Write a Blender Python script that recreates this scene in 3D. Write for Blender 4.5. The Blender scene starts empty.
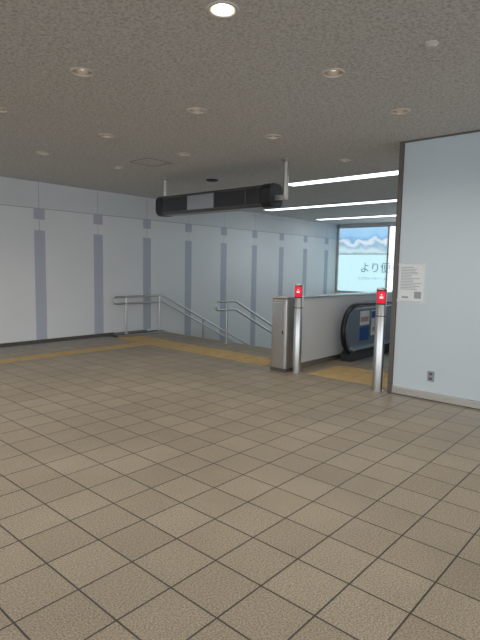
import bpy, bmesh, math, random
from mathutils import Vector, Matrix
random.seed(3)
S=bpy.context.scene
H=2.976; YW=8.946; XR=5.73; HB=2.486; YC=2.61; XE=15.05; XS=7.3
# ---------------------------------------------------------------- materials
def newmat(name):
    m=bpy.data.materials.new(name); m.use_nodes=True
    nt=m.node_tree; b=nt.nodes['Principled BSDF']
    return m,nt,b
def N(nt,t,**k):
    n=nt.nodes.new(t)
    for a,v in k.items(): setattr(n,a,v)
    return n
def mat(name,col,rough=.5,metal=0,emis=None,es=0,bump=0,bscale=60,var=0,vscale=3,coat=0):
    m,nt,b=newmat(name)
    b.inputs['Base Color'].default_value=(*col,1); b.inputs['Roughness'].default_value=rough
    b.inputs['Metallic'].default_value=metal
    b.inputs['Coat Weight'].default_value=coat
    if emis: b.inputs['Emission Color'].default_value=(*emis,1); b.inputs['Emission Strength'].default_value=es
    tc=N(nt,'ShaderNodeTexCoord')
    if var:
        n=N(nt,'ShaderNodeTexNoise'); n.inputs['Scale'].default_value=vscale; n.inputs['Detail'].default_value=5
        nt.links.new(tc.outputs['Object'],n.inputs['Vector'])
        r=N(nt,'ShaderNodeMapRange'); r.inputs['From Min'].default_value=.3; r.inputs['From Max'].default_value=.7
        r.inputs['To Min'].default_value=1-var; r.inputs['To Max'].default_value=1+var
        nt.links.new(n.outputs['Fac'],r.inputs['Value'])
        mx=N(nt,'ShaderNodeVectorMath',operation='SCALE'); mx.inputs[0].default_value=col
        nt.links.new(r.outputs[0],mx.inputs['Scale']); nt.links.new(mx.outputs[0],b.inputs['Base Color'])
    if bump:
        n=N(nt,'ShaderNodeTexNoise'); n.inputs['Scale'].default_value=bscale; n.inputs['Detail'].default_value=3
        nt.links.new(tc.outputs['Object'],n.inputs['Vector'])
        bp=N(nt,'ShaderNodeBump'); bp.inputs['Strength'].default_value=bump; bp.inputs['Distance'].default_value=.005
        nt.links.new(n.outputs['Fac'],bp.inputs['Height']); nt.links.new(bp.outputs[0],b.inputs['Normal'])
    return m
def tile_mat(name,c1,c2,cm,size,mortar,off=(0,0),speck=True,bumps=0.6,rough=.42):
    m,nt,b=newmat(name); L=nt.links.new
    tc=N(nt,'ShaderNodeTexCoord'); mp=N(nt,'ShaderNodeMapping'); mp.inputs['Location'].default_value=(off[0],off[1],0)
    L(tc.outputs['Object'],mp.inputs['Vector'])
    br=N(nt,'ShaderNodeTexBrick',offset=0,squash=1); br.offset_frequency=1
    L(mp.outputs[0],br.inputs['Vector'])
    br.inputs['Color1'].default_value=(*c1,1); br.inputs['Color2'].default_value=(*c2,1); br.inputs['Mortar'].default_value=(*cm,1)
    br.inputs['Scale'].default_value=1; br.inputs['Mortar Size'].default_value=mortar; br.inputs['Mortar Smooth'].default_value=.25
    br.inputs['Brick Width'].default_value=size; br.inputs['Row Height'].default_value=size
    n1=N(nt,'ShaderNodeTexNoise'); n1.inputs['Scale'].default_value=120; n1.inputs['Detail'].default_value=3
    L(tc.outputs['Object'],n1.inputs['Vector'])
    n2=N(nt,'ShaderNodeTexNoise'); n2.inputs['Scale'].default_value=.9; n2.inputs['Detail'].default_value=6; n2.inputs['Roughness'].default_value=.6
    L(tc.outputs['Object'],n2.inputs['Vector'])
    r1=N(nt,'ShaderNodeMapRange'); r1.inputs[1].default_value=.3; r1.inputs[2].default_value=.7; r1.inputs[3].default_value=.5 if speck else .95; r1.inputs[4].default_value=1.5 if speck else 1.05
    L(n1.outputs['Fac'],r1.inputs[0])
    r2=N(nt,'ShaderNodeMapRange'); r2.inputs[1].default_value=.3; r2.inputs[2].default_value=.7; r2.inputs[3].default_value=.86; r2.inputs[4].default_value=1.14
    L(n2.outputs['Fac'],r2.inputs[0])
    mu=N(nt,'ShaderNodeMath',operation='MULTIPLY'); L(r1.outputs[0],mu.inputs[0]); L(r2.outputs[0],mu.inputs[1])
    vs=N(nt,'ShaderNodeVectorMath',operation='SCALE'); L(br.outputs['Color'],vs.inputs[0]); L(mu.outputs[0],vs.inputs['Scale'])
    L(vs.outputs[0],b.inputs['Base Color'])
    # height: grout recess + grain
    inv=N(nt,'ShaderNodeMath',operation='MULTIPLY_ADD'); inv.inputs[1].default_value=-1.0; inv.inputs[2].default_value=1
    L(br.outputs['Fac'],inv.inputs[0])
    ad=N(nt,'ShaderNodeMath',operation='MULTIPLY_ADD'); ad.inputs[1].default_value=.35
    L(n1.outputs['Fac'],ad.inputs[0]); L(inv.outputs[0],ad.inputs[2])
    bp=N(nt,'ShaderNodeBump'); bp.inputs['Strength'].default_value=bumps; bp.inputs['Distance'].default_value=.003
    L(ad.outputs[0],bp.inputs['Height']); L(bp.outputs[0],b.inputs['Normal'])
    rr=N(nt,'ShaderNodeMapRange'); rr.inputs[3].default_value=rough-.08; rr.inputs[4].default_value=rough+.12
    L(n2.outputs['Fac'],rr.inputs[0]); L(rr.outputs[0],b.inputs['Roughness'])
    return m
M_floor=tile_mat('floor_tiles',(.262,.216,.155),(.305,.255,.186),(.035,.030,.024),.3,.005,(0.05,0.12))
def ceil_mat():
    m,nt,b=newmat('ceiling_rockwool'); L=nt.links.new
    tc=N(nt,'ShaderNodeTexCoord')
    n=N(nt,'ShaderNodeTexNoise'); n.inputs['Scale'].default_value=46; n.inputs['Detail'].default_value=4; n.inputs['Distortion'].default_value=.8
    L(tc.outputs['Object'],n.inputs['Vector'])
    cr=N(nt,'ShaderNodeValToRGB'); e=cr.color_ramp.elements
    e[0].position=.36; e[0].color=(.46,.445,.43,1); e[1].position=.56; e[1].color=(.68,.665,.645,1)
    L(n.outputs['Fac'],cr.inputs[0]); L(cr.outputs[0],b.inputs['Base Color'])
    bp=N(nt,'ShaderNodeBump'); bp.inputs['Strength'].default_value=.7; bp.inputs['Distance'].default_value=.006
    L(n.outputs['Fac'],bp.inputs['Height']); L(bp.outputs[0],b.inputs['Normal'])
    b.inputs['Roughness'].default_value=.95
    return m
M_ceil=ceil_mat()
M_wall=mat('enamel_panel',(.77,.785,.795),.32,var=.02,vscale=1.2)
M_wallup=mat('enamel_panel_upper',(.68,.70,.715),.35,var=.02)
M_rwall=mat('enamel_panel_right',(.59,.66,.71),.25,var=.015,vscale=1)
M_stripe=mat('stripe_bluegray',(.47,.50,.58),.4)
M_seam=mat('panel_seam',(.22,.22,.22),.7)
M_steel=mat('stainless',(.62,.61,.60),.28,1)
M_steelb=mat('stainless_brushed',(.55,.53,.50),.4,1,bump=.1,bscale=200)
M_alu=mat('aluminium_bright',(.88,.89,.9),.22,1)
M_bronze=mat('bronze_frame',(.16,.14,.125),.45,.6)
M_dark=mat('dark_base',(.09,.08,.07),.6)
M_black=mat('black_plastic',(.012,.013,.015),.35)
M_rubber=mat('handrail_rubber',(.008,.009,.012),.3)
M_signbk=mat('sign_dark_face',(.03,.032,.036),.25)
M_signgr=mat('sign_grey_face',(.30,.31,.34),.35)
M_signwh=mat('sign_casing',(.10,.10,.105),.4,.3)
M_paper=mat('paper',(.80,.83,.85),.6)
M_ink=mat('ink',(.35,.37,.40),.7)
M_white=mat('white_plastic',(.75,.75,.73),.4)
M_blue=mat('sticker_blue',(.02,.10,.36),.4)
M_pink=mat('sticker_pink',(.60,.35,.36),.5)
M_red=mat('red_led',(.55,.01,.03),.3,emis=(1,.02,.06),es=.5)
M_redw=mat('red_led_icon',(.9,.8,.8),.4,emis=(1,.75,.8),es=.5)
M_strip=mat('strip_light',(.9,.95,1),.5,emis=(.88,.96,1),es=3.6)
M_bulb=mat('lamp_faint_glow',(.8,.78,.7),.3,emis=(1,.95,.85),es=.9)  # bulbs other than the bright one, given a faint added glow
M_bulbon=mat('lamp_on',(1,1,1),.3,emis=(1,.98,.93),es=14)
M_can=mat('lamp_reflector',(.42,.36,.30),.35,.6)
M_ring=mat('lamp_ring',(.62,.58,.53),.4)
M_step=mat('stair_tread',(.33,.30,.26),.7,var=.1,bump=.3)
M_concrete=mat('border_granite',(.30,.285,.26),.6,var=.1,vscale=8,bump=.2,bscale=120)
M_nos=mat('stair_nosing',(.45,.36,.16),.6)
M_yel=mat('tactile_yellow',(.46,.32,.14),.65,var=.12,vscale=6,bump=.2,bscale=100)
M_esc=mat('escalator_panel',(.50,.54,.57),.3,.3)
M_escd=mat('escalator_dark',(.05,.055,.06),.4,.4)
# ---------------------------------------------------------------- mesh helpers
def obj(name,me,m=None,parent=None):
    o=bpy.data.objects.new(name,me); S.collection.objects.link(o)
    if m: me.materials.append(m)
    if parent: o.parent=parent
    return o
def empty(name,loc=(0,0,0)):
    e=bpy.data.objects.new(name,None); e.empty_display_size=.1; S.collection.objects.link(e); return e
def box(name,x0,x1,y0,y1,z0,z1,m,parent=None,bev=0,seg=2):
    bm=bmesh.new(); bmesh.ops.create_cube(bm,size=1)
    for v in bm.verts: v.co=Vector(((x0+x1)/2+v.co.x*(x1-x0),(y0+y1)/2+v.co.y*(y1-y0),(z0+z1)/2+v.co.z*(z1-z0)))
    if bev: bmesh.ops.bevel(bm,geom=bm.edges[:],offset=bev,segments=seg,affect='EDGES',profile=.5)
    me=bpy.data.meshes.new(name); bm.to_mesh(me); bm.free()
    return obj(name,me,m,parent)
def boxes(name,lst,m,parent=None):
    bm=bmesh.new()
    for (x0,x1,y0,y1,z0,z1) in lst:
        r=bmesh.ops.create_cube(bm,size=1)
        for v in r['verts']: v.co=Vector(((x0+x1)/2+v.co.x*(x1-x0),(y0+y1)/2+v.co.y*(y1-y0),(z0+z1)/2+v.co.z*(z1-z0)))
    me=bpy.data.meshes.new(name); bm.to_mesh(me); bm.free()
    return obj(name,me,m,parent)
def lathe(name,c,prof,m,parent=None,seg=40,smooth=True,a0=0,a1=2*math.pi):
    bm=bmesh.new(); rows=[]
    full=abs(a1-a0-2*math.pi)<1e-6; n=seg if full else seg+1
    for r,z in prof:
        rows.append([bm.verts.new((c[0]+r*math.cos(a0+(a1-a0)*i/seg),c[1]+r*math.sin(a0+(a1-a0)*i/seg),c[2]+z)) for i in range(n)])
    for a,b in zip(rows,rows[1:]):
        for i in range(seg):
            j=(i+1)%n; bm.faces.new((a[i],a[j],b[j],b[i]))
    if smooth:
        for f in bm.faces: f.smooth=True
    bmesh.ops.recalc_face_normals(bm,faces=bm.faces[:])
    me=bpy.data.meshes.new(name); bm.to_mesh(me); bm.free()
    o=obj(name,me,m,parent)
    md=o.modifiers.new('es','EDGE_SPLIT'); md.split_angle=math.radians(35)
    return o
def tube(name,pts,r,m,parent=None,round_=0.06,cyclic=False):
    # rounded polyline
    P=[Vector(p) for p in pts]; out=[]
    n=len(P)
    for i,p in enumerate(P):
        if (i==0 or i==n-1) and not cyclic: out.append(p); continue
        a=P[(i-1)%n]; b=P[(i+1)%n]
        d1=(a-p); d2=(b-p); rr=min(round_,d1.length*.49,d2.length*.49)
        s=p+d1.normalized()*rr; e=p+d2.normalized()*rr
        for k in range(7):
            t=k/6; out.append(s*(1-t)**2+p*2*t*(1-t)+e*t*t)
    cu=bpy.data.curves.new(name,'CURVE'); cu.dimensions='3D'; cu.bevel_depth=r; cu.bevel_resolution=5; cu.use_fill_caps=True
    sp=cu.splines.new('POLY'); sp.points.add(len(out)-1)
    for q,c in zip(sp.points,out): q.co=(*c,1)
    sp.use_cyclic_u=cyclic
    tmp=bpy.data.objects.new('tmp',cu); S.collection.objects.link(tmp)
    dg=bpy.context.evaluated_depsgraph_get(); me=bpy.data.meshes.new_from_object(tmp.evaluated_get(dg))
    bpy.data.objects.remove(tmp); me.name=name
    for f in me.polygons: f.use_smooth=True
    if me.materials: me.materials.clear()
    return obj(name,me,m,parent)
def prism(name,poly,y0,y1,m,parent=None,bev=0):
    """extrude an (x,z) polygon between y0 and y1"""
    bm=bmesh.new(); a=[bm.verts.new((x,y0,z)) for x,z in poly]; b=[bm.verts.new((x,y1,z)) for x,z in poly]
    bm.faces.new(a); bm.faces.new(b[::-1]); k=len(poly)
    for i in range(k):
        j=(i+1)%k; bm.faces.new((a[i],b[i],b[j],a[j]))
    bmesh.ops.recalc_face_normals(bm,faces=bm.faces[:])
    me=bpy.data.meshes.new(name); bm.to_mesh(me); bm.free()
    return obj(name,me,m,parent)
# ---------------------------------------------------------------- floor
boxes('floor',[(-9,XS,-8,YW,-.2,0),],M_floor)
boxes('floor_lower',[(XS+.05,XE,2.6,YW,-4.3,-4.1)],M_step)
# ---------------------------------------------------------------- ceiling with recessed cans
LIG=[(x,y) for x in (-.15,1.05,2.21,3.43,4.62) for y in (-.87,.63,2.13,3.63,5.13,6.64)]+[(6.2,3.62)]
def make_ceiling():
    bm=bmesh.new(); bmesh.ops.create_cube(bm,size=1)
    x0,x1,y0,y1,z0,z1=-9,XE+.2,-8,YW+.2,H,H+.3
    for v in bm.verts: v.co=Vector(((x0+x1)/2+v.co.x*(x1-x0),(y0+y1)/2+v.co.y*(y1-y0),(z0+z1)/2+v.co.z*(z1-z0)))
    me=bpy.data.meshes.new('ceiling'); bm.to_mesh(me); bm.free(); c=obj('ceiling',me,M_ceil)
    bm=bmesh.new()
    for x,y in LIG:
        r=bmesh.ops.create_cone(bm,segments=32,radius1=.075,radius2=.075,depth=.3,cap_ends=True)
        for v in r['verts']: v.co+=Vector((x,y,H))
    me=bpy.data.meshes.new('cut'); bm.to_mesh(me); bm.free(); k=obj('cut',me)
    md=c.modifiers.new('b','BOOLEAN'); md.operation='DIFFERENCE'; md.object=k; md.solver='EXACT'
    dg=bpy.context.evaluated_depsgraph_get(); nm=bpy.data.meshes.new_from_object(c.evaluated_get(dg))
    c.modifiers.clear(); c.data=nm; bpy.data.objects.remove(k)
    return c
make_ceiling()
for x,y in LIG:
    e=empty('recessed_downlight')
    lathe('trim_ring',(x,y,H),[(.073,.004),(.070,-.004),(.078,-.010),(.090,-.008),(.095,-.001),(.095,.001)],M_ring,e,32)
    lathe('reflector',(x,y,H),[(.0725,0),(.069,.05),(.055,.11),(.0,.125)],M_can,e,32)
    on=(abs(x-2.21)<.01 and abs(y-2.13)<.01)
    lathe('bulb',(x,y,H),[(0.0001,.018),(.02,.02),(.038,.035),(.045,.06),(.03,.1),(.02,.118)],M_bulbon if on else M_bulb,e,24)
    ld=bpy.data.lights.new('downlight_fill','SPOT'); ld.energy=21; ld.color=(1,.95,.87); ld.spot_size=math.radians(150); ld.spot_blend=.8; ld.shadow_soft_size=.05  # spot added at every can to lift the floor
    lo=bpy.data.objects.new('fill_spot',ld); lo.location=(x,y,H-.02); S.collection.objects.link(lo); lo.parent=e
# strip lights (over stairwell)
for x,y0,y1 in [(7.35,2.75,5.4),(10.25,2.75,8.2),(13.05,2.75,8.45)]:
    e=empty('ceiling_strip_light')
    w=.14
    boxes('frame',[(x-w-.03,x-w,y0,y1,H-.025,H),(x+w,x+w+.03,y0,y1,H-.025,H),(x-w-.03,x+w+.03,y0-.03,y0,H-.025,H),(x-w-.03,x+w+.03,y1,y1+.03,H-.025,H)],M_alu,e)
    box('diffuser',x-w,x+w,y0,y1,H-.018,H-.002,M_strip,e)
# small ceiling things
lathe('ceiling_speaker',(6.28,6.25,H),[(.0001,-.03),(.05,-.03),(.09,-.022),(.11,-.004),(.115,0)],M_black,None,32)
for x,y in [(3.39,1.37)]:
    e=empty('smoke_detector')
    lathe('base',(x,y,H),[(.045,0),(.045,-.010),(.038,-.014)],M_ring,e,28)
    lathe('head',(x,y,H),[(.038,-.014),(.03,-.027),(.016,-.032),(.0001,-.032)],M_ring,e,28)
e=empty('ceiling_access_hatch')
hx,hy,hs=4.7,5.93,.22
boxes('frame',[(hx-hs,hx+hs,hy-hs,hy-hs+.008,H-.003,H),(hx-hs,hx+hs,hy+hs-.008,hy+hs,H-.003,H),(hx-hs,hx-hs+.008,hy-hs,hy+hs,H-.003,H),(hx+hs-.008,hx+hs,hy-hs,hy+hs,H-.003,H)],M_bronze,e)
# ---------------------------------------------------------------- left wall
box('wall_left',-9,XE+.2,YW+.004,YW+.2,-4.3,H,M_wall)
p=empty('wall_cladding_left')
cs=[4.52+1.23*k for k in range(-11,9)]
boxes('lower_panels',[(c+.004,c+1.23-.004,YW-.008,YW+.003,.06 if c<6 else -4.1,HB-.004) for c in cs],M_wall,p)
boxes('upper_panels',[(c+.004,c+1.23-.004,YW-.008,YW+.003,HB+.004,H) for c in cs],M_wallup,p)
boxes('stripes_long',[(c-.105,c+.105,YW-.010,YW-.0085,.07 if c<7.2 else -4.1,2.09) for c in cs if c>-8.8],M_stripe,p)
boxes('stripes_block',[(c-.105,c+.105,YW-.010,YW-.0085,2.29,HB-.006) for c in cs if c>-8.8],M_stripe,p)
box('seam_backing',-9,XE,YW-.001,YW+.0035,-4.1,H,M_seam,p)
box('baseboard_left',-9,6.1,YW-.03,YW-.009,0,.07,M_dark)
box('trim_1',-9,XE,YW-.035,YW-.009,H-.02,H,M_alu)
# border strip + tactile paving
def slab(name,x0,x1,y0,y1,z,m): return box(name,x0,x1,y0,y1,.0003,z,m)
slab('floor_border',-9,5.88,8.35,YW-.03,.003,M_concrete)
def tactile(name,x0,x1,y0,y1,kind):
    e=empty(name); t=.3
    nx=round((x1-x0)/t); ny=round((y1-y0)/t)
    L=[];bm=bmesh.new()
    for i in range(nx):
        for j in range(ny):
            ax=x0+i*t; ay=y0+j*t; L.append((ax+.003,ax+t-.003,ay+.003,ay+t-.003,.0005,.005))
            if kind=='dots':
                for u in range(5):
                    for v in range(5):
                        r=bmesh.ops.create_cone(bm,segments=8,radius1=.014,radius2=.009,depth=.005,cap_ends=True)
                        for w in r['verts']: w.co+=Vector((ax+.03+.06*u,ay+.03+.06*v,.0075))
            else:
                for v in range(4):
                    r=bmesh.ops.create_cube(bm,size=1)
                    for w in r['verts']: w.co=Vector((ax+.15+w.co.x*.27,ay+.0375+.075*v+w.co.y*.02,.0075+w.co.z*.005))
    boxes('tiles',L,M_yel,e)
    me=bpy.data.meshes.new('studs'); bm.to_mesh(me); bm.free(); obj('studs',me,M_yel,e)
tactile('tactile_paving',5.9,6.5,4.7,8.6,'dots')
tactile('tactile_paving',5.9,6.8,2.72,3.93,'dots')
tactile('tactile_paving',-8.8,5.9,7.5,7.8,'bars')
# ---------------------------------------------------------------- stairs
RI=.15; RU=.312
st=[];no=[]
x=XS; z=0
for k in range(25):
    z-=RI
    if x+RU>XE: break
    st.append((x,x+RU+.001,4.36,YW-.012,-4.3,z)); no.append((x-.0,x+.035,4.36,YW-.012,z+RI-.001,z+RI+.002))
    x+=RU
e=empty('staircase'); boxes('treads',st,M_step,e); boxes('nosings',[(a-.035,a,y0,y1,c,d) for a,b,y0,y1,c,d in no],M_nos,e)
# ---------------------------------------------------------------- handrails
SL=.48
def rail(name,y,xa,posts,xt,zt,zl,xend,wallside):
    e=empty(name)
    ze=zt-SL*(xend-xt); zle=zl-SL*(xend-xt)
    tube('rails',[(xend,y,zle),(xt,y,zl),(xa,y,zl),(xa,y,zt),(xt,y,zt),(xend,y,ze),],.021,M_steel,e,.07)
    for px in posts:
        top=zt if px<xt else zt-SL*(px-xt)
        k=math.floor((px-XS)/RU)+1
        zb=0 if px<XS else -RI*k
        if y>8.5 and px<XS: zb=.031
        tube('post',[(px,y,zb),(px,y,top)],.021,M_steel,e)
        lathe('flange',(px,y,zb),[(.045,0),(.045,.008),(.02,.012)],M_steel,e,20)
rail('stair_handrail',8.80,6.02,[6.32,7.22,8.6,10.2,11.8],7.32,.82,.68,13.2,True)
rail('stair_handrail',6.63,6.82,[7.12,8.6,10.2,11.8],7.36,.82,.66,13.2,False)
rail('stair_handrail',4.50,6.82,[7.12,8.6,10.2,11.8],7.36,.82,.66,13.2,False)
e=empty('stair_curb'); box('curb_base',6.0,7.29,8.62,YW-.035,.0,.03,M_dark,e); box('curb_cap',5.99,7.29,8.60,8.64,0,.036,M_steel,e)
# ---------------------------------------------------------------- divider wall
DT=1.08
p=empty('divider_parapet')
XD=XE-.08
box('core',6.06,XD,4.21,4.35,-4.3,DT-.03,M_seam,p)
xs=[6.06]+[6.06+1.5*k for k in range(1,6)]+[XD]
boxes('panels_right',[(a+.004,b-.004,4.198,4.211,.09 if a<7.4 else -4.1,DT-.03) for a,b in zip(xs,xs[1:])],M_wall,p)
boxes('panels_left',[(a+.004,b-.004,4.349,4.359,.09 if a<7.4 else -4.1,DT-.03) for a,b in zip(xs,xs[1:])],M_wall,p)
box('cap',6.05,XD,4.185,4.375,DT-.03,DT,M_alu,p,.006)
box('skirting',6.06,7.6,4.190,4.198,0.0,.09,M_steelb,p)
# cabinet at the end of the parapet
p=empty('control_cabinet')
box('body',5.74,6.04,4.19,4.45,0.0,1.06,M_steelb,p,.02,4)
box('front_door',5.73,5.742,4.215,4.425,.07,1.0,M_steel,p,.004)
box('cap',5.725,6.05,4.18,4.46,1.06,1.085,M_steel,p,.008)
box('plinth',5.735,6.045,4.185,4.455,0.0,.05,M_dark,p)
box('lock',5.724,5.732,4.23,4.25,.55,.6,M_black,p,.002)
# ---------------------------------------------------------------- bollards
def bollard(x,y):
    e=empty('gate_bollard'); r=.062
    lathe('post',(x,y,0),[(r+.02,0),(r+.02,.01),(r,.014),(r,1.255),(r-.008,1.27),(r-.03,1.278),(.0001,1.28)],M_steel,e,40)
    a=math.radians(205)
    lathe('head_sleeve',(x,y,0),[(r+.001,1.075),(r+.004,1.08),(r+.004,1.25),(r+.001,1.255)],M_black,e,40,a0=a-.9,a1=a+.9)
    lathe('red_lamp',(x,y,0),[(r+.0045,1.09),(r+.007,1.095),(r+.007,1.235),(r+.0045,1.24)],M_red,e,30,a0=a-.8,a1=a+.8)
    lathe('no_entry_bar',(x,y,0),[(r+.0075,1.15),(r+.0085,1.153),(r+.0085,1.172),(r+.0075,1.175)],M_redw,e,20,a0=a-.3,a1=a+.3)
    lathe('no_entry_bar_upper',(x,y,0),[(r+.0075,1.19),(r+.0085,1.192),(r+.0085,1.20),(r+.0075,1.202)],M_redw,e,20,a0=a-.12,a1=a+.12)
    lathe('seam_ring',(x,y,0),[(r+.0005,.93),(r+.0015,.932),(r+.0015,.94),(r+.0005,.942)],M_dark,e,40)
bollard(5.88,4.085); bollard(5.70,2.745)
# ---------------------------------------------------------------- right wall
box('wall_right',XR,XR+.18,-8,YC,0,H,M_seam)
p=empty('wall_cladding_right')
ys=[YC-.05,-0.2,-3.0,-5.8,-8]
boxes('panels',[(XR-.008,XR+.001,b+.003,a-.003,.095,H-.02) for a,b in zip(ys,ys[1:])],M_rwall,p)
boxes('frame',[(XR-.025,XR+.19,YC-.05,YC+.004,0,H),(XR-.02,XR,-8,YC-.05,H-.02,H)],M_bronze,p)
box('baseboard_right',XR-.022,XR-.001,-8,YC-.051,0.012,.092,M_alu,None,.003)
box('wall_escalator_side',XR+.18,XE,YC-.15,YC,-4.3,H,M_wall)
# outlet
e=empty('wall_outlet'); box('plate',XR-.016,XR-.008,2.06,2.14,.225,.345,M_signgr,e,.003); boxes('sockets',[(XR-.0175,XR-.0158,2.083,2.117,.30,.325),(XR-.0175,XR-.0158,2.083,2.117,.245,.27)],M_dark,e)
# posted notice
e=empty('posted_notice'); box('sheet',XR-.011,XR-.0085,2.235,2.545,1.135,1.565,M_paper,e)
ln=[]
zz=1.53
for k in range(15):
    w=random.uniform(.12,.25); ln.append((XR-.0118,XR-.0112,2.52-w,2.52,zz-.006,zz)); zz-=.018
ln+=[(XR-.0118,XR-.0112,2.27,2.35,1.17,1.25),(XR-.0118,XR-.0112,2.42,2.50,1.17,1.19)]
boxes('text_lines',ln,M_ink,e)
boxes('tape',[(XR-.0125,XR-.0118,2.22,2.27,1.55,1.575),(XR-.0125,XR-.0118,2.51,2.56,1.55,1.575),(XR-.0125,XR-.0118,2.22,2.27,1.125,1.15),(XR-.0125,XR-.0118,2.51,2.56,1.125,1.15)],M_white,e)
# ---------------------------------------------------------------- end wall + window
M_dayl=mat('frosted_daylight_film',(.5,.8,.85),.4,emis=(.60,.85,.90),es=.8)
M_dayw=mat('frosted_daylight_white',(.8,.9,.95),.4,emis=(.80,.93,1),es=1.6)
def ad_mat():
    m,nt,b=newmat('backlit_landscape'); L=nt.links.new
    tc=N(nt,'ShaderNodeTexCoord'); sp=N(nt,'ShaderNodeSeparateXYZ'); L(tc.outputs['Object'],sp.inputs[0])
    n=N(nt,'ShaderNodeTexNoise'); n.inputs['Scale'].default_value=2.2; n.inputs['Detail'].default_value=7; L(tc.outputs['Object'],n.inputs['Vector'])
    a=N(nt,'ShaderNodeMath',operation='MULTIPLY_ADD'); a.inputs[1].default_value=.75; L(n.outputs['Fac'],a.inputs[0]); L(sp.outputs['Z'],a.inputs[2])
    r=N(nt,'ShaderNodeMapRange'); r.inputs[1].default_value=2.3; r.inputs[2].default_value=3.2; L(a.outputs[0],r.inputs[0])
    cr=N(nt,'ShaderNodeValToRGB'); el=cr.color_ramp.elements
    el[0].position=0; el[0].color=(.35,.58,.66,1); el[1].position=1; el[1].color=(.42,.68,.92,1)
    for ps,c in [(.22,(.62,.78,.84)),(.38,(.30,.48,.62)),(.5,(.80,.88,.93)),(.58,(.24,.45,.70)),(.72,(.36,.63,.90))]:
        q=el.new(ps); q.color=(*c,1)
    L(r.outputs[0],cr.inputs[0]); L(cr.outputs[0],b.inputs['Base Color']); L(cr.outputs[0],b.inputs['Emission Color'])
    b.inputs['Emission Strength'].default_value=.75
    return m
M_ad=ad_mat()
box('wall_far',XE+.01,XE+.2,2.4,YW,-4.3,.75,M_wall)
box('wall_far_upper',XE+.01,XE+.2,2.4,YW,2.86,H,M_wallup)
p=empty('window_1')
box('landscape_pane',XE-.01,XE+.012,7.12,8.86,2.0,2.85,M_ad,p)
box('frosted_pane',XE-.01,XE+.012,7.12,8.86,.75,1.98,M_dayl,p)
boxes('frame',[(XE-.05,XE+.02,8.86,YW-.012,.75,2.86),(XE-.05,XE+.02,7.06,7.12,.75,2.86),(XE-.05,XE+.02,7.06,8.9,1.975,2.0),(XE-.05,XE+.02,7.06,8.9,.72,.76),(XE-.05,XE+.02,7.06,8.9,2.84,2.87)],M_steelb,p)
pw1=p
p=empty('window_2')
box('frosted_pane',XE-.01,XE+.012,2.65,7.05,.75,2.85,M_dayw,p)
boxes('frame',[(XE-.05,XE+.02,y-.03,y+.03,.75,2.86) for y in (2.65,4.1,5.6)]+[(XE-.05,XE+.02,2.65,7.05,.72,.76),(XE-.05,XE+.02,2.65,7.05,2.84,2.87)],M_steelb,p)
def text(name,s,y,z,size,m,parent):
    cu=bpy.data.curves.new(name,'FONT'); cu.body=s; cu.size=size; cu.extrude=.002
    t=bpy.data.objects.new('tmp',cu); S.collection.objects.link(t)
    dg=bpy.context.evaluated_depsgraph_get(); me=bpy.data.meshes.new_from_object(t.evaluated_get(dg)); bpy.data.objects.remove(t)
    o=obj(name,me,None,parent); me.materials.clear(); me.materials.append(m)
    # reading from -X side: text x -> -Y, text y -> Z
    o.matrix_world=Matrix(((0,0,-1,XE-.014),(-1,0,0,y),(0,1,0,z),(0,0,0,1)))
    return o
M_txt=mat('window_lettering',(.08,.24,.32),.5,emis=(.3,.5,.6),es=.25)
text('lettering_headline','より便利に',8.05,1.42,.36,M_txt,pw1)
text('lettering_subline','エスカレーター・エレベーター',8.1,1.16,.11,M_txt,pw1)
# ---------------------------------------------------------------- hanging sign
p=empty('hanging_sign_board')
SX=5.7; z0,z1=2.345,2.655; y0,y1=4.40,6.87
w=.14; h=(z1-z0)/2; zc=(z0+z1)/2
def rrect(w,h,r,n=6):
    o=[]
    for cx,cz,a in [(w-r,h-r,0),(-w+r,h-r,90),(-w+r,-h+r,180),(w-r,-h+r,270)]:
        for k in range(n+1):
            t=math.radians(a+90*k/n); o.append((cx+r*math.cos(t),cz+r*math.sin(t)))
    return o
prism('casing',[(SX+a,zc+b) for a,b in rrect(w,h,.06)],y0+.05,y1-.05,M_signwh,p)
prism('end_cap_right',[(SX+a,zc+b) for a,b in rrect(w+.012,h+.012,.1)],y0,y0+.16,M_black,p)
prism('end_cap_left',[(SX+a,zc+b) for a,b in rrect(w+.012,h+.012,.1)],y1-.16,y1,M_black,p)
seg=[(y1-.17,6.10,M_signbk),(6.08,5.50,M_signgr),(5.48,4.86,M_signbk),(4.84,y0+.17,M_signbk)]
for k,(a,b,m) in enumerate(seg):
    box('face_panel_%d'%(k+1),SX-w-.006,SX-w+.004,b,a,z0+.045,z1-.045,m,p,.002)
    box('back_panel_%d'%(k+1),SX+w-.004,SX+w+.006,b,a,z0+.045,z1-.045,m,p,.002)
box('bottom_cover',SX-w+.05,SX+w-.05,y0+.17,y1-.17,z0-.004,z0+.002,M_signgr,p)
for yy,zb in ((6.80,z1-.01),(4.24,2.45)):
    tube('hanger',[(SX,yy,zb),(SX,yy,H)],.038,M_steelb,p)
    lathe('hanger_flange',(SX,yy,H),[(.04,-.03),(.07,-.012),(.07,0)],M_steelb,p,28)
boxes('hanger_bracket',[(SX-.035,SX+.035,4.22,4.41,2.43,2.50)],M_steelb,p)
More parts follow.
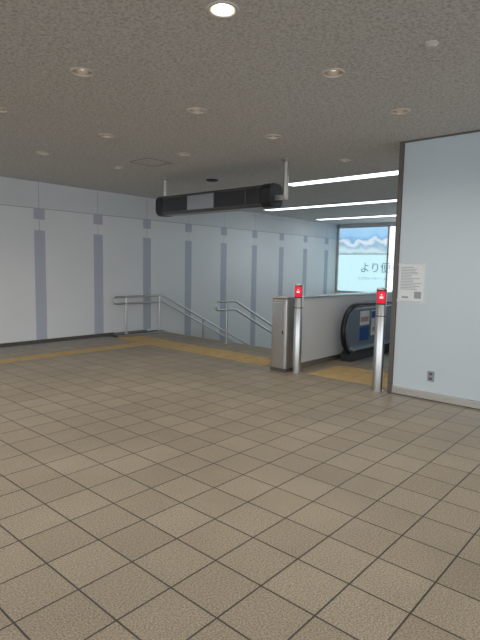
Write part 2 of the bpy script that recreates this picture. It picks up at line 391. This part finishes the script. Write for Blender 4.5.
# ---------------------------------------------------------------- escalator
def escalator():
    e=empty('escalator')
    X0=7.06; R=.40; zc=.50; xe=14.2; xb=8.9; sl=math.tan(math.radians(26))
    for side,yc in (('left',4.02),('right',2.86)):
        up=[];
        for k in range(17):
            t=math.radians(270-180*k/16); up.append((X0+R+R*math.cos(t),zc+R*math.sin(t)))
        top=up+[(xb,zc+R),(xe,zc+R-sl*(xe-xb))]
        bm=bmesh.new(); rows=[]
        pts=top
        for i,(x,z) in enumerate(pts):
            a=pts[max(i-1,0)]; b=pts[min(i+1,len(pts)-1)]
            d=Vector((b[0]-a[0],b[1]-a[1])).normalized(); n=Vector((-d.y,d.x))
            if i==0: n=Vector((0,-1))
            sec=[(-.04,.0),(-.045,.02),(-.035,.038),(0,.044),(.035,.038),(.045,.02),(.04,.0),(.0,-.006)]
            rows.append([bm.verts.new((x+n.x*q,yc+s,z+n.y*q)) for s,q in sec])
        for a,b in zip(rows,rows[1:]):
            for i in range(8): bm.faces.new((a[i],a[(i+1)%8],b[(i+1)%8],b[i]))
        bm.faces.new(rows[0]); bm.faces.new(rows[-1])
        for f in bm.faces: f.smooth=True
        bmesh.ops.recalc_face_normals(bm,faces=bm.faces[:])
        me=bpy.data.meshes.new('handrail_'+side); bm.to_mesh(me); bm.free(); obj('handrail_'+side,me,M_rubber,e)
        inner=[]
        for k in range(17):
            t=math.radians(270-180*k/16); inner.append((X0+R+(R-.01)*math.cos(t),zc+(R-.01)*math.sin(t)))
        poly=inner+[(xb,zc+R-.01),(xe,zc+R-.01-sl*(xe-xb)),(xe,.12-sl*(xe-xb)),(xb,.12)]
        prism('balustrade_'+side,poly,yc-.02,yc+.02,M_escb,e)
        ya,yb=sorted((yc-.085,yc+.11)) if side=='left' else sorted((yc-.11,yc+.085))
        prism('deck_'+side,[(X0+.12,0.0),(X0+.12,.10),(X0+.2,.17),(xb,.17),(xe,.17-sl*(xe-xb)),(xe,-.5-sl*(xe-xb)),(xb,-.5),(7.4,-.19),(7.4,0.0)],ya,yb,M_escd,e)
        prism('deck_trim_'+side,[(X0+.2,.171),(xb,.171),(xe,.171-sl*(xe-xb)),(xe,.183-sl*(xe-xb)),(xb,.183),(X0+.2,.183)],ya-.003,yb+.003,M_alu,e)
    yb=4.0
    def ring(name,r0,r1,m):
        o=[(X0+R+r0*math.cos(math.radians(270-180*k/16)),zc+r0*math.sin(math.radians(270-180*k/16))) for k in range(17)]
        i=[(X0+R+r1*math.cos(math.radians(270-180*k/16)),zc+r1*math.sin(math.radians(270-180*k/16))) for k in range(17)]
        prism(name,[(xb-.1,zc-r0)]+o+[(xb-.1,zc+r0),(xb-.1,zc+r1)]+i[::-1]+[(xb-.1,zc-r1)],yb-.004,yb-.0004,m,e)
    ring('balustrade_trim',.36,.34,M_alu)
    box('sticker_white',7.55,7.88,yb-.003,yb-.0005,.56,.80,M_paper,e)
    box('sticker_pink',7.58,7.85,yb-.004,yb-.0032,.62,.70,M_pink,e)
    box('sticker_blue',7.55,7.88,yb-.003,yb-.0005,.30,.53,M_blue,e)
    box('sticker_white_low',7.96,8.40,yb-.003,yb-.0005,.36,.80,M_paper,e)
    box('sticker_blue_band',7.96,8.40,yb-.004,yb-.0032,.66,.78,M_blue,e)
    box('sticker_pink_band',8.0,8.36,yb-.004,yb-.0032,.42,.50,M_pink,e)
    box('floor_plate',7.3,8.2,2.95,3.93,-.1,.004,M_steelb,e)
    boxes('comb',[(8.2,8.28,2.96+.02*k,2.97+.02*k,-.02,.006) for k in range(48)],M_nos,e)
    L=[];x=8.2;z=-.005
    Y=[]
    for k in range(18):
        L.append((x,x+.4,2.95,3.93,z-.25,z)); Y.append((x,x+.03,2.96,3.92,z+.0005,z+.003))
        x+=.4; z-= (0 if k<1 else .4*sl)
        if x>xe: break
    boxes('steps',L,M_escd,e); boxes('step_edges',Y,M_nos,e)
M_escb=mat('escalator_balustrade',(.25,.31,.38),.2,.2)
escalator()
# ---------------------------------------------------------------- world + light
w=bpy.data.worlds.new('World'); S.world=w; w.use_nodes=True
bg=w.node_tree.nodes['Background']; bg.inputs[0].default_value=(.86,.93,1,1); bg.inputs[1].default_value=2.55
# ---------------------------------------------------------------- camera
f,yaw,pit,rol=500.97,.7233,.1061,.0193
fw=Vector((math.cos(yaw)*math.cos(pit),math.sin(yaw)*math.cos(pit),-math.sin(pit)))
r=Vector((math.sin(yaw),-math.cos(yaw),0)); u=r.cross(fw)
R=math.cos(rol)*r+math.sin(rol)*u; U=-math.sin(rol)*r+math.cos(rol)*u
cam=bpy.data.cameras.new('camera'); co=bpy.data.objects.new('camera',cam); S.collection.objects.link(co)
cam.sensor_fit='HORIZONTAL'; cam.sensor_width=36; cam.lens=f/480*36; cam.clip_start=.05; cam.clip_end=100
m=Matrix(((R.x,U.x,-fw.x,0),(R.y,U.y,-fw.y,0),(R.z,U.z,-fw.z,1.5),(0,0,0,1)))
co.matrix_world=m
S.camera=co
S.view_settings.view_transform='Standard'; S.view_settings.look='None'; S.view_settings.exposure=0
